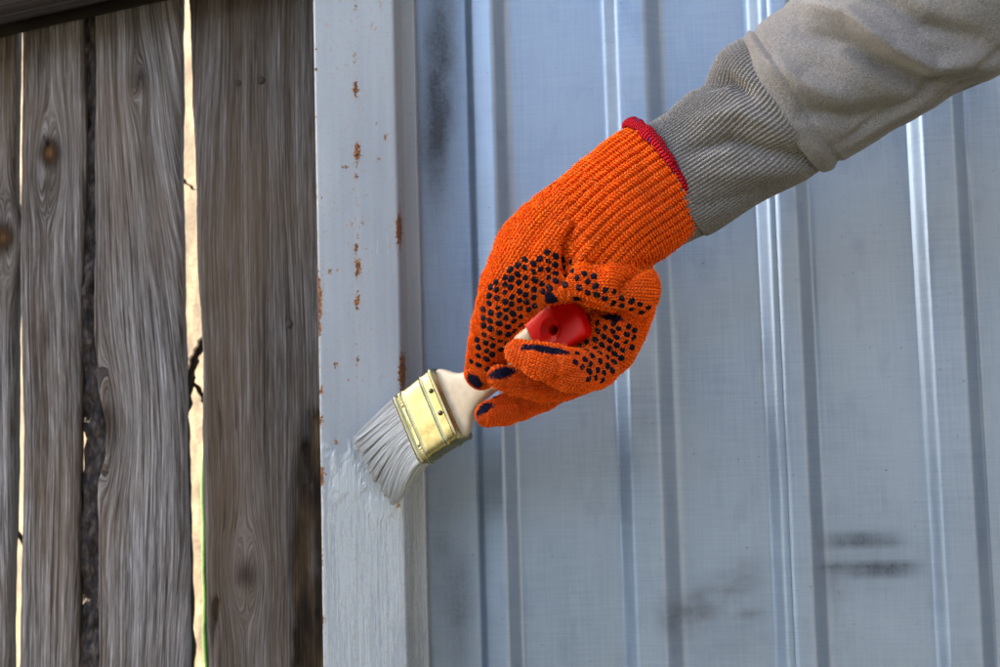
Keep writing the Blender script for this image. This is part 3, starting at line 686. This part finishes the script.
SW = dict(
 body=Sweep([(667,177,-.124,65,40),(640,196,-.127,65,43),(612,217,-.131,64,45),(588,240,-.133,63,44),(570,262,-.128,62,38),(560,290,-.112,60,28),(556,320,-.098,56,22),(552,345,-.092,44,20)], 3, 42, 3.3*S, 6*S),
 thumb=Sweep([(566,218,-.136,36,34),(542,248,-.141,45,33),(513,288,-.141,33,27),(496,320,-.136,23.5,21),(489,350,-.124,21.5,17),(479,376,-.115,16.5,14)], 3, 34, 3.6*S, 5*S),
 fold=Sweep([(527,309,-.144,8,8),(547,295,-.150,10,10),(572,285,-.155,16,15),(604,288,-.152,22,20),(636,290,-.142,26,24)], 3, 24, 3.6*S, 4*S),
 heel=Sweep([(632,288,-.128,29,32),(622,318,-.122,30,30),(608,346,-.119,29,27),(594,366,-.119,26,25)], 3, 32, 3.6*S, 4*S),
 ring=Sweep([(600,368,-.128,20,22),(573,370,-.142,22,21),(543,361,-.151,19,18),(518,352,-.152,13,13)], 3, 25, 3.6*S, 1.0*S),
 middle=Sweep([(592,372,-.098,18,18),(560,383,-.108,18.5,18),(526,383,-.124,16.5,17),(499,377,-.134,12.5,13)], 3, 24, 3.6*S, .8*S),
 index=Sweep([(570,382,-.086,16,18),(532,400,-.093,17,18),(503,411,-.106,16,16),(489,415,-.113,13.5,14)], 3, 24, 3.6*S, .8*S),
 little=Sweep([(626,318,-.104,24,24),(614,352,-.098,21,22),(590,372,-.094,18,20),(560,372,-.098,16,17)], 3, 24, 3.6*S, 3*S))
names = list(SW)
lo = np.min([s.C.min(0) - .045 for s in SW.values()], 0); hi = np.max([s.C.max(0) + .045 for s in SW.values()], 0)
h = .0015; dims = np.ceil((hi - lo) / h).astype(int)
Fld = np.full(dims, .05, np.float32)
def smin(a, b, k):
    q = np.clip(.5 + .5 * (b - a) / k, 0, 1); return b + (a - b) * q - k * q * (1 - q)
for nme in names:
    s = SW[nme]; mg = max(s.ra.max(), s.rb.max()) + .012
    i0 = np.maximum(np.floor((s.C.min(0) - mg - lo) / h).astype(int), 0); i1 = np.minimum(np.ceil((s.C.max(0) + mg - lo) / h).astype(int), dims)
    ax = [lo[k] + h * np.arange(i0[k], i1[k]) for k in range(3)]
    G = np.stack(np.meshgrid(*ax, indexing='ij'), -1).reshape(-1, 3)
    d = s.ev(G).reshape(i1 - i0); sl_ = tuple(slice(i0[k], i1[k]) for k in range(3))
    Fld[sl_] = smin(Fld[sl_], d, s.k)
def up2(F):
    for ax in range(3):
        a = np.moveaxis(F, ax, 0); o = np.empty((2 * a.shape[0] - 1,) + a.shape[1:], np.float32)
        o[0::2] = a; o[1::2] = .5 * (a[1:] + a[:-1]); o[1:-1] = .25 * o[:-2] + .5 * o[1:-1] + .25 * o[2:]
        F = np.moveaxis(o, 0, ax)
    return F
Fld = up2(Fld); h /= 2
def surface_nets(F, lo, h):
    ins = F < 0; c = [(i, j, k) for i in (0, 1) for j in (0, 1) for k in (0, 1)]
    sh = tuple(n - 1 for n in F.shape); cnt = np.zeros(sh, np.int8)
    for i, j, k in c: cnt += ins[i:i+sh[0], j:j+sh[1], k:k+sh[2]]
    act = np.argwhere((cnt > 0) & (cnt < 8)); idx = np.full(sh, -1, np.int32); idx[tuple(act.T)] = np.arange(len(act))
    val = {q: F[act[:, 0]+q[0], act[:, 1]+q[1], act[:, 2]+q[2]] for q in c}
    acc = np.zeros((len(act), 3)); w_ = np.zeros(len(act))
    for a in c:
        for ax in range(3):
            if a[ax] == 0:
                b = tuple(1 if k == ax else a[k] for k in range(3)); va, vb = val[a], val[b]; m_ = (va < 0) != (vb < 0)
                t = np.where(m_, va / np.where(m_, va - vb, 1), 0)
                p_ = np.tile(np.array(a, float), (len(act), 1)); p_[:, ax] = t; acc += np.where(m_[:, None], p_, 0); w_ += m_
    V = lo + h * (act + acc / w_[:, None]); Fs = []
    for ax in range(3):
        u, v = (ax + 1) % 3, (ax + 2) % 3
        s0 = [slice(None)] * 3; s1 = [slice(None)] * 3; s0[ax] = slice(0, -1); s1[ax] = slice(1, None)
        a, b = ins[tuple(s0)], ins[tuple(s1)]; e = np.argwhere(a != b)
        e = e[(e[:, u] > 0) & (e[:, v] > 0) & (e[:, u] < sh[u]) & (e[:, v] < sh[v])]
        fl = a[tuple(e.T)]; q = []
        for du, dv in ((-1, -1), (0, -1), (0, 0), (-1, 0)):
            g = e.copy(); g[:, u] += du; g[:, v] += dv; q.append(idx[tuple(g.T)])
        q = np.stack(q, 1); q[~fl] = q[~fl][:, ::-1]; Fs.append(q)
    return V, np.concatenate(Fs)
V, F = surface_nets(Fld, lo, h)
def vnormals(V, F):
    n = np.cross(V[F[:, 2]] - V[F[:, 0]], V[F[:, 3]] - V[F[:, 1]]); N = np.zeros_like(V)
    for k in range(4): np.add.at(N, F[:, k], n)
    return N / np.maximum(np.linalg.norm(N, axis=1), 1e-12)[:, None]
def relax(V, F, it, lam=.5):
    for _ in range(it):
        acc = np.zeros_like(V); c = np.zeros(len(V))
        for k in range(4):
            a, b = F[:, k], F[:, (k + 1) % 4]; np.add.at(acc, a, V[b]); np.add.at(c, a, 1)
        V = V + lam * (acc / c[:, None] - V)
    return V
V = relax(V, F, 3)
ev = {nme: SW[nme].ev(V, True) for nme in names}
dist = np.stack([ev[nme][0] for nme in names], 1); src = dist.argmin(1); N = vnormals(V, F)
# knitted ribs of the long cuff, creases and slack in the cloth
ub, vb = ev['body'][1] / (2 * math.pi) * 42, ev['body'][2]
body_l = SW['body'].len[-1]; wgt = np.exp(-np.maximum(dist[:, 0] - .0005, 0) / .0015) * (1 - sstep(.48, .66, vb / body_l)) 
disp = .00095 * wgt * (np.cos(2 * math.pi * ub) - .2)
px, py = projn(V)
nz = np.array([noise.noise(Vector(v * 55.)) + .6 * noise.noise(Vector((v[0]*120, v[1]*120, v[2]*120))) for v in V])
disp += .0011 * nz
so2 = np.sort(dist, 1); gap12 = so2[:, 1] - so2[:, 0]; s2 = np.argsort(dist, 1)[:, 1]
fing_ids = [names.index(q) for q in ('ring', 'middle', 'index')]
isf = np.isin(src, fing_ids) | np.isin(s2, fing_ids)
heelp = np.isin(src, [names.index('heel')]) | np.isin(s2, [names.index('heel')])
groove = np.exp(-(gap12 / .0022) ** 2) * isf
groove *= np.where(heelp, .25, 1.0)
disp -= .0052 * groove
def crease(pts, wd, dp, front=True):
    d, T = polydist(px, py, pts); m_ = (N[:, 1] < .2) if front else 1
    return dp * np.exp(-(d / wd) ** 2) * np.sin(np.pi * np.clip(T * .9 + .05, 0, 1)) ** .6 * m_
disp += crease([(574,222),(565,245),(566,268),(556,288)], 3.6, -.0075)
disp += crease([(590,240),(580,262),(583,280)], 8, .0034)
disp += crease([(652,262),(636,270),(622,285),(620,300)], 5, -.006)
disp += crease([(632,252),(612,268),(602,288)], 8, .0022)
disp += crease([(505,230),(498,262),(492,300)], 7, .0014)
disp += crease([(552,210),(532,240),(520,262)], 6, -.0015)
disp += crease([(575,300),(600,312),(632,318)], 4, -.006)
disp += crease([(535,385),(560,378),(590,368)], 4, -.002)
disp += crease([(553,346),(558,366),(552,388)], 3, -.0016) + crease([(519,366),(525,384),(522,402)], 3, -.0016) + crease([(516,394),(522,410),(516,426)], 3, -.0014)
disp += crease([(478,334),(496,344),(512,340)], 3.2, -.0016) + crease([(481,300),(506,312),(528,306)], 4, -.0014)
disp += crease([(590,330),(618,350),(600,382)], 7, -.0012)
V = V + N * disp[:, None]; N = vnormals(V, F)
# corner coordinates: wales round the limb, courses along it
fsrc = np.array([np.argmax(np.bincount(r, minlength=len(names))) for r in src[F]])
uv = np.zeros((len(F), 4, 2))
for k, nme in enumerate(names):
    m_ = fsrc == k; u = ev[nme][1] / (2 * math.pi) * SW[nme].ribs; vv = ev[nme][2] / SW[nme].course
    fu = u[F[m_]]; ref = fu[:, :1]; nr_ = SW[nme].ribs; fu = fu - nr_ * np.round((fu - ref) / nr_)
    uv[m_, :, 0] = fu; uv[m_, :, 1] = vv[F[m_]]
# smooth rubber print on the finger tips
def patch(c, n_, rx, ry, ang, depth=.012):
    c = np.array(c); n_ = np.array(n_) / np.linalg.norm(n_); a = np.cross(n_, [0, 0, 1.]); a /= np.linalg.norm(a); b = np.cross(a, n_)
    ca, sa = math.cos(ang), math.sin(ang); A1, B1 = a*ca + b*sa, -a*sa + b*ca; e = V - c
    return np.exp(-((e @ A1 / rx) ** 2 + (e @ B1 / ry) ** 2 + (e @ n_ / depth) ** 2)) * (N @ n_ > .0)
def on(px_, py_):                       # point of the glove surface met along this direction
    return BV.ray_cast(CAM, ray(px_, py_).normalized())
BV = BVHTree.FromPolygons([tuple(v) for v in V], [tuple(f) for f in F.tolist()])
pt = np.zeros(len(V))
for a, b, rx, ry, ang in [(474,381,10,7,-50),(503,372,15,6,12),(484,408,11,5.5,38),(551,299,6.5,9,20),(611,317,13,5,-28),(545,349,26,5,-8),(580,300,9,3,-20)]:
    hq = on(a, b)
    if hq[0] is not None: pt = np.maximum(pt, patch(hq[0], hq[1] + Vector((0, -.6, 0)), rx * S, ry * S, R(-ang)))
hueV = np.array([noise.noise(Vector(v * 18.)) for v in V])
fingers = np.isin(src, [names.index(q) for q in ('ring', 'middle', 'index')]).astype(float) * .6 + .15 * hueV
m = M('orange_knit'); uvn = m.n('ShaderNodeUVMap', uv_map='UVMap').outputs[0]; u_, v_, _ = m.xyz(uvn); p = m.geo()
wob = m.noise(p, 260, 2)
u2 = m.math('ADD', u_, m.rng(wob, 0, 1, -.14, .14)); v2 = m.math('ADD', v_, m.rng(m.noise(m.map(p, (1, 1, 1), (4, 4, 4)), 260, 2), 0, 1, -.3, .3))
fu = m.math('FRACT', u2); a = m.math('MULTIPLY', m.math('ABSOLUTE', m.math('SUBTRACT', fu, .5)), 2.)
leg = m.math('POWER', m.math('ABSOLUTE', m.math('SINE', m.math('MULTIPLY', a, math.pi))), .6)
yarn = m.math('ABSOLUTE', m.math('SINE', m.math('MULTIPLY', m.math('SUBTRACT', v2, m.math('MULTIPLY', a, .8)), math.pi)))
yarn = m.math('POWER', yarn, .7)
ht = m.math('MULTIPLY', leg, yarn); fz = m.noise(p, 1700, 3)
hgt = m.math('ADD', m.math('MULTIPLY', ht, .85), m.math('MULTIPLY', fz, .35))
c = m.mix(m.rng(ht, .05, .6), (.42, .025, .001), (.97, .118, .003))
c = m.mix(m.math('MULTIPLY', m.rng(m.noise(p, 45, 3), .4, .7), .35), c, (.94, .082, .003))
c = m.mix(m.math('MULTIPLY', m.rng(fz, .55, .8), .35), c, (.96, .26, .04))
c = m.mix(m.math('MULTIPLY', m.attr('fing'), .55, clamp=True), c, (.90, .105, .015))
c = m.mix(m.rng(m.noise(p, 38, 4), .5, .75, 0, .35), c, (.50, .065, .008))
pk = m.rng(m.math('ADD', m.attr('patch'), m.math('ADD', m.rng(m.noise(p, 500, 3), .3, .7, -.16, .16), m.rng(ht, 0, 1, -.12, .12))), .36, .44)
c = m.mix(pk, c, (.006, .006, .022))
rg = m.math('SUBTRACT', .9, m.math('MULTIPLY', pk, .25))
nb = m.bump(hgt, .8, .0022)
m.set(color=c, rough=rg, normal=nb, spec=.08, sheen=m.math('SUBTRACT', .06, m.math('MULTIPLY', pk, .06)), sheenr=.5); MAT['knit'] = m.m
m.b.inputs['Sheen Tint'].default_value = (1, .55, .3, 1)
# finer mesh, then the stitches themselves: two slanting yarn legs to each wale
def subdivide(V, F, uv):
    E = np.sort(np.stack([F, np.roll(F, -1, 1)], -1).reshape(-1, 2), 1); key = E[:, 0].astype(np.int64) * len(V) + E[:, 1]
    uq, inv = np.unique(key, return_inverse=True); ea, eb = uq // len(V), uq % len(V); inv = inv.reshape(-1, 4)
    nV, nE = len(V), len(uq); em = inv + nV; fcn = nV + nE + np.arange(len(F))
    o = F; F2 = []; U2 = []; um = .5 * (uv + np.roll(uv, -1, 1)); uc = uv.mean(1)
    for k in range(4):
        F2.append(np.stack([o[:, k], em[:, k], fcn, em[:, k - 1]], 1)); U2.append(np.stack([uv[:, k], um[:, k], uc, um[:, k - 1]], 1))
    lift = lambda A: np.concatenate([A, .5 * (A[ea] + A[eb]), A[F].mean(1)])
    return lift, np.concatenate(F2), np.concatenate(U2)
lift, F, uv = subdivide(V, F, uv)
V, pt, fingers = lift(V), lift(pt), lift(fingers); V = relax(V, F, 1, .35); N = vnormals(V, F)
jit = np.array([noise.noise(Vector(v * 300.)) for v in V]); jit2 = np.array([noise.noise(Vector(v * 300.) + Vector((40, 0, 0))) for v in V])
cu = uv[..., 0] + .10 * jit[F]; cv = uv[..., 1] + .22 * jit2[F]
aa = np.abs(cu - np.floor(cu) - .5) * 2; hh = np.sin(aa * np.pi) ** .6 * np.abs(np.sin((cv - .8 * aa) * np.pi)) ** .8
acc = np.zeros(len(V)); cnt = np.zeros(len(V)); np.add.at(acc, F.ravel(), hh.ravel()); np.add.at(cnt, F.ravel(), 1); stitch = acc / np.maximum(cnt, 1)
V = V + N * ((stitch - .55) * .00115 * (1 - .6 * np.clip(pt * 2, 0, 1)) + .00018 * jit * jit2)[:, None]; N = vnormals(V, F)
# leave the wrist end open: drop faces inside the opening
fc = V[F].mean(1); s0 = SW['body']; keep = ((fc - s0.C[0]) @ s0.T[0]) > .0008
F2, uv2 = F[keep], uv[keep]
glove = mesh('glove', V, F2, MAT['knit'], person, attrs=dict(patch=pt, fing=fingers), uv=uv2.reshape(-1, 2))
# grip dots: hexagonal print pressed on along each patch's own direction
MAT['dot'] = simple('dark_rubber', (.004, .0036, .009), .65, 0, (700, .3, .0006), .3, 400, spec=.06)
regions = [ # outline in the palm of the hand, row direction, spacing
 ([(546,250),(575,258),(570,282),(552,292),(532,312),(515,338),(502,352),(497,366),(478,372),(469,362),(475,342),(480,312),(484,286),(512,262)], -36, 9.0),
 ([(572,268),(584,266),(612,290),(640,298),(654,300),(652,316),(628,310),(600,300),(574,288)], 22, 9.6),
 ([(584,326),(600,322),(640,326),(634,345),(620,366),(606,384),(590,384),(578,372),(572,358),(582,340)], -22, 8.8),
 ([(476,386),(494,392),(496,400),(480,396)], 30, 9.)]
def inside(q, poly):
    r_ = False
    for (x1_, y1_), (x2_, y2_) in zip(poly, poly[1:] + poly[:1]):
        if (y1_ > q[1]) != (y2_ > q[1]) and q[0] < (x2_-x1_) * (q[1]-y1_) / (y2_-y1_) + x1_: r_ = not r_
    return r_
DV, DF = [], []; placed = []
for poly, ang, sp in regions:
    cx = sum(q[0] for q in poly) / len(poly); cy = sum(q[1] for q in poly) / len(poly); ca, sa = math.cos(R(ang)), math.sin(R(ang))
    for i in range(-16, 17):
        for j in range(-18, 19):
            a_ = (i + .5 * (j % 2)) * sp; b_ = j * sp * .80
            q = (cx + a_*ca - b_*sa + random.gauss(0, .7), cy + a_*sa + b_*ca + random.gauss(0, .7))
            if not inside(q, poly): continue
            hit, nn, _, _ = on(*q)
            if hit is None or any((hit - z).length < 5.2 * S for z in placed): continue
            placed.append(hit); nn = nn.normalized()
            ax1 = nn.orthogonal().normalized(); ax2 = nn.cross(ax1); rr = S * random.uniform(2.8, 3.6); b0 = len(DV); el = random.uniform(.85, 1.15)
            for lv, (rs, hs) in enumerate(((1.05, -.3), (1.0, .15), (.72, .34))):
                for k in range(10):
                    t = k * .6283; w1 = 1 + .09 * noise.noise(Vector((len(placed), k * .9, 0)))
                    DV.append(hit + (ax1 * math.cos(t) * el + ax2 * math.sin(t) / el) * rr * rs * w1 + nn * (hs * rr))
            DV.append(hit + nn * rr * .40)
            for lv in (0, 1):
                for k in range(10): DF.append((b0+lv*10+k, b0+lv*10+(k+1)%10, b0+lv*10+10+(k+1)%10, b0+lv*10+10+k))
            for k in range(10): DF.append((b0+20+k, b0+20+(k+1)%10, b0+30))
dots = mesh('grip_dots', DV, DF, MAT['dot'], glove); dots['kind'] = 'stuff'
print('dots', len(placed), 'glove faces', len(F2))
# loose fibres standing off the knit
MAT['fibre'] = simple('orange_fibre', (.85, .24, .05), .9)
fvn = rng.choice(len(V), 10000); FV, FF = [], []
for k in fvn:
    q = Vector(V[k]); nn = Vector(N[k]); t1 = nn.orthogonal().normalized(); t1 = Matrix.Rotation(random.uniform(0, 6.28), 3, nn) @ t1
    if (q - Vector(s0.C[0])).dot(Vector(s0.T[0])) < .002 or pt[k] > .2: continue
    L = random.uniform(.0012, .0034); wd = nn.cross(t1) * .00006; b0 = len(FV)
    for i in range(4):
        t = i / 3; c = q + nn * (L * .55 * math.sin(t * 2.2)) + t1 * (L * t); FV += [c - wd * (1 - .6*t), c + wd * (1 - .6*t), c + nn.cross(wd) * 1.2 * (1 - .6*t)]
    for i in range(3):
        for e in range(3): FF.append((b0+i*3+e, b0+i*3+(e+1) % 3, b0+i*3+3+(e+1) % 3, b0+i*3+3+e))
fz_o = mesh('fibres', np.array([tuple(v) for v in FV]), np.array(FF), MAT['fibre'], glove); fz_o['kind'] = 'stuff'
# red overlocked hem at the wrist opening
m = M('red_overlock'); p = m.geo(); uvn = m.n('ShaderNodeUVMap', uv_map='UVMap').outputs[0]; u_, v_, _ = m.xyz(uvn)
th = m.math('ABSOLUTE', m.math('SINE', m.math('MULTIPLY', m.math('ADD', u_, m.math('MULTIPLY', v_, 1.5)), math.pi)))
c = m.mix(m.rng(th, .1, .7), (.10, .002, .008), (.42, .004, .014)); c = m.mix(m.rng(m.math('ADD', m.noise(p, 150, 3), m.math('MULTIPLY', m.attr('inner'), .2)), .60, .68), c, (.035, .02, .10))
m.set(color=c, rough=.85, normal=m.bump(m.math('ADD', th, m.noise(p, 900, 2)), 1., .0015), spec=.08); MAT['hem'] = m.m
V = []; inner = []; UVv = []; nr, ns = 220, 16
cc, Tt, Nn, Bb = s0.C[0] + s0.T[0] * .0012, s0.T[0], s0.N[0], s0.B[0]
for i in range(nr):
    a_ = 2 * math.pi * i / nr; dirv = Nn * math.sin(a_) * s0.ra[0] - Bb * math.cos(a_) * s0.rb[0]
    q = cc + dirv * 1.0; outv = dirv / np.linalg.norm(dirv); pxx, pyy = proj(q)
    upw = 1 / (1 + math.exp((pyy - 165) / 14)); rr = .0008 + .0021 * upw; rr *= 1 + .35 * noise.noise(Vector((i * .13, 0, 4)))
    q = q - Tt * (.0024 * upw + .0012 * noise.noise(Vector((i * .11, 3, 0)))) + outv * (.0014 * upw + .0010 * noise.noise(Vector((i * .09, 8, 0))))
    for k in range(ns):
        b_ = 2 * math.pi * k / ns; V.append(q + outv * rr * math.cos(b_) + Tt * rr * 1.5 * math.sin(b_)); inner.append(1 if math.cos(b_) < 0 else 0); UVv.append((i / nr * 120, k / ns))
V = np.array(V); Fh = np.concatenate([grid_faces(nr, ns, True), np.stack([(nr-1)*ns + np.arange(ns), (nr-1)*ns + (np.arange(ns)+1) % ns, (np.arange(ns)+1) % ns, np.arange(ns)], 1)])
UVv = np.array(UVv)
mesh('hem', V, Fh, MAT['hem'], glove, attrs=dict(inner=inner), uv=UVv[Fh].reshape(-1, 2))

# --- sweatshirt sleeve
def mat_sweat(name, ribbed):
    m = M(name); p = m.geo()
    hz = m.noise(p, 1500, 3, .7); md_ = m.noise(p, 26, 4); hs = m.noise(m.map(p, (500, 500, 500)), 1, 2)
    c = m.mix(m.rng(hz, .3, .72), (.064, .064, .066), (.235, .231, .230))
    c = m.mix(m.rng(md_, .45, .72, 0, .30), c, (.115, .095, .076))
    c = m.mix(m.rng(m.noise(p, 60, 4), .45, .72, 0, .3), c, (.17, .168, .17))
    nb = m.bump(m.math('ADD', m.math('MULTIPLY', hz, .6), hs), .55, .0011)
    if ribbed:
        uvn = m.n('ShaderNodeUVMap', uv_map='UVMap').outputs[0]; u_, v_, _ = m.xyz(uvn)
        st = m.math('ABSOLUTE', m.math('SINE', m.math('MULTIPLY', m.math('ADD', v_, m.math('MULTIPLY', u_, 1.0)), math.pi)))
        nb = m.bump(st, .45, .0008, nb)
    m.b.inputs['Sheen Tint'].default_value = (.9, .85, .8, 1)
    return m.set(color=c, rough=.95, normal=nb, spec=.05, sheen=.12, sheenr=.45)
MAT['sweat'] = mat_sweat('grey_sweatshirt', False); MAT['rib'] = mat_sweat('grey_rib_knit', True)
def arm_sweep(name, pts, nr, ns, mat, dispf, ribn=None, course=2.2):
    s = Sweep(pts, 12, 1, 1, 1); tq = np.linspace(0, len(s.C) - 1, nr); V = np.zeros((nr, ns, 3)); NN = np.zeros((nr, ns, 3)); ln = np.interp(tq, np.arange(len(s.C)), s.len)
    I = lambda A: np.stack([np.interp(tq, np.arange(len(A)), A[:, k]) for k in range(3)], 1)
    C, Nn, Bb = I(s.C), I(s.N), I(s.B); ra = np.interp(tq, np.arange(len(s.ra)), s.ra); rb = np.interp(tq, np.arange(len(s.rb)), s.rb)
    th = -math.pi + 2 * math.pi * np.arange(ns) / ns
    for j, a_ in enumerate(th):
        o_ = Nn * math.sin(a_) * ra[:, None] - Bb * math.cos(a_) * rb[:, None]; V[:, j] = C + o_
        g = Nn * math.sin(a_) / ra[:, None] - Bb * math.cos(a_) / rb[:, None]; NN[:, j] = g / np.linalg.norm(g, axis=1)[:, None]
    Vf = V.reshape(-1, 3); Nf = NN.reshape(-1, 3); px, py = projn(Vf); TH = np.tile(th, nr); LN = np.repeat(ln, ns)
    Vf = Vf + Nf * dispf(Vf, px, py, TH, LN, ln[-1], Nf)[:, None]
    F = grid_faces(nr, ns, True); U = None
    if ribn:
        fu = TH[F] / (2 * math.pi) * ribn; fu = fu - ribn * np.round((fu - fu[:, :1]) / ribn); U = np.stack([fu, LN[F] / (course * S)], -1).reshape(-1, 2)
    return s, Vf, F, U
def ridge(px, py, Nf, pts, wd, amp):
    d, T = polydist(px, py, pts); return amp * np.exp(-(d / wd) ** 2) * np.sin(np.pi * np.clip(T * .92 + .04, 0, 1)) ** .5 * (Nf[:, 1] < .25)
RN = 100
def cuff_disp(V, px, py, TH, LN, L, Nf):
    d = .00048 * np.cos(TH * RN)
    d += np.array([.0016 * noise.noise(Vector((a * 30, b * 30, c * 30))) for a, b, c in V])
    d += ridge(px, py, Nf, [(690, 150), (730, 140), (770, 152), (822, 160)], 8, -.0065)
    d += ridge(px, py, Nf, [(700, 120), (740, 112), (790, 135)], 9, .0040)
    d += ridge(px, py, Nf, [(700, 175), (745, 172), (800, 172)], 9, .0026)
    d += ridge(px, py, Nf, [(700, 88), (728, 78), (752, 96)], 6, -.0065)
    d += ridge(px, py, Nf, [(676, 108), (705, 72), (730, 52)], 7, .0030)
    d += ridge(px, py, Nf, [(700, 205), (740, 196), (770, 188)], 7, -.0018)
    return d
cuff_pts = [(652,197,-.123,57,33),(672,184,-.124,61,36),(680,179,-.125,64,39),(708,161,-.128,64,41),(737,141,-.133,66,44),(763,121,-.139,72,48),(780,106,-.143,77,51),(788,100,-.145,74,49)]
s, V, F, U = arm_sweep('cuff', cuff_pts, 130, RN * 7, None, cuff_disp, RN)
def sleeve_disp(V, px, py, TH, LN, L, Nf):
    d = np.array([.0034 * noise.noise(Vector((a * 16, b * 16, c * 24))) + .0014 * noise.noise(Vector((a * 42, b * 42, c * 42))) for a, b, c in V])
    rn = np.array([1 - abs(noise.noise(Vector((a * 26 + c * 20, b * 20, c * 38 - a * 8 + 3)))) for a, b, c in V]); d += .0010 * (rn ** 3 - .3)
    d += ridge(px, py, Nf, [(800, 4), (850, 16), (892, 46), (935, 66), (990, 60)], 9, .0095)
    d += ridge(px, py, Nf, [(800, 30), (846, 42), (885, 66), (925, 86), (970, 84)], 10, -.0085)
    d += ridge(px, py, Nf, [(870, -10), (920, 24), (975, 40)], 10, -.0075)
    d += ridge(px, py, Nf, [(770, 60), (800, 84), (850, 100)], 12, .0060)
    d += ridge(px, py, Nf, [(806, 112), (850, 118), (900, 104)], 9, -.0050)
    d += ridge(px, py, Nf, [(752, 40), (790, 90), (826, 140)], 5, .0016)
    d += .0008 * np.exp(-((LN - .006) / .0022) ** 2) - .0016 * np.exp(-((LN - .0105) / .0020) ** 2)
    # felled seam along the underside
    q = np.abs(np.angle(np.exp(1j * (TH - SEAM)))); d += (.0020 * np.exp(-(q / .085) ** 2) - .0016 * np.exp(-((q - .17) / .05) ** 2)) * sstep(.004, .03, LN)
    return d
sl_pts = [(781,106,-.1432,72,47),(784,104,-.144,76.5,51),(792,99,-.146,79,53),(815,84,-.150,80,55),(850,61,-.157,80,57),(920,17,-.172,84,60),(1000,-36,-.190,90,64),(1120,-112,-.22,96,70),(1300,-225,-.27,104,78)]
sx = Sweep(sl_pts, 3, 1, 1, 1)
SEAM = math.copysign(1.12, -(sx.N[4] @ np.array([0, 0, 1.])))   # towards the underside, a little to the front
_, V2, F2_, _ = arm_sweep('sleeve', sl_pts, 300, 300, None, sleeve_disp)
sleeve = mesh('sleeve', V2, F2_, MAT['sweat'], person)
mesh('ribbed_cuff', V, F, MAT['rib'], sleeve, uv=U)
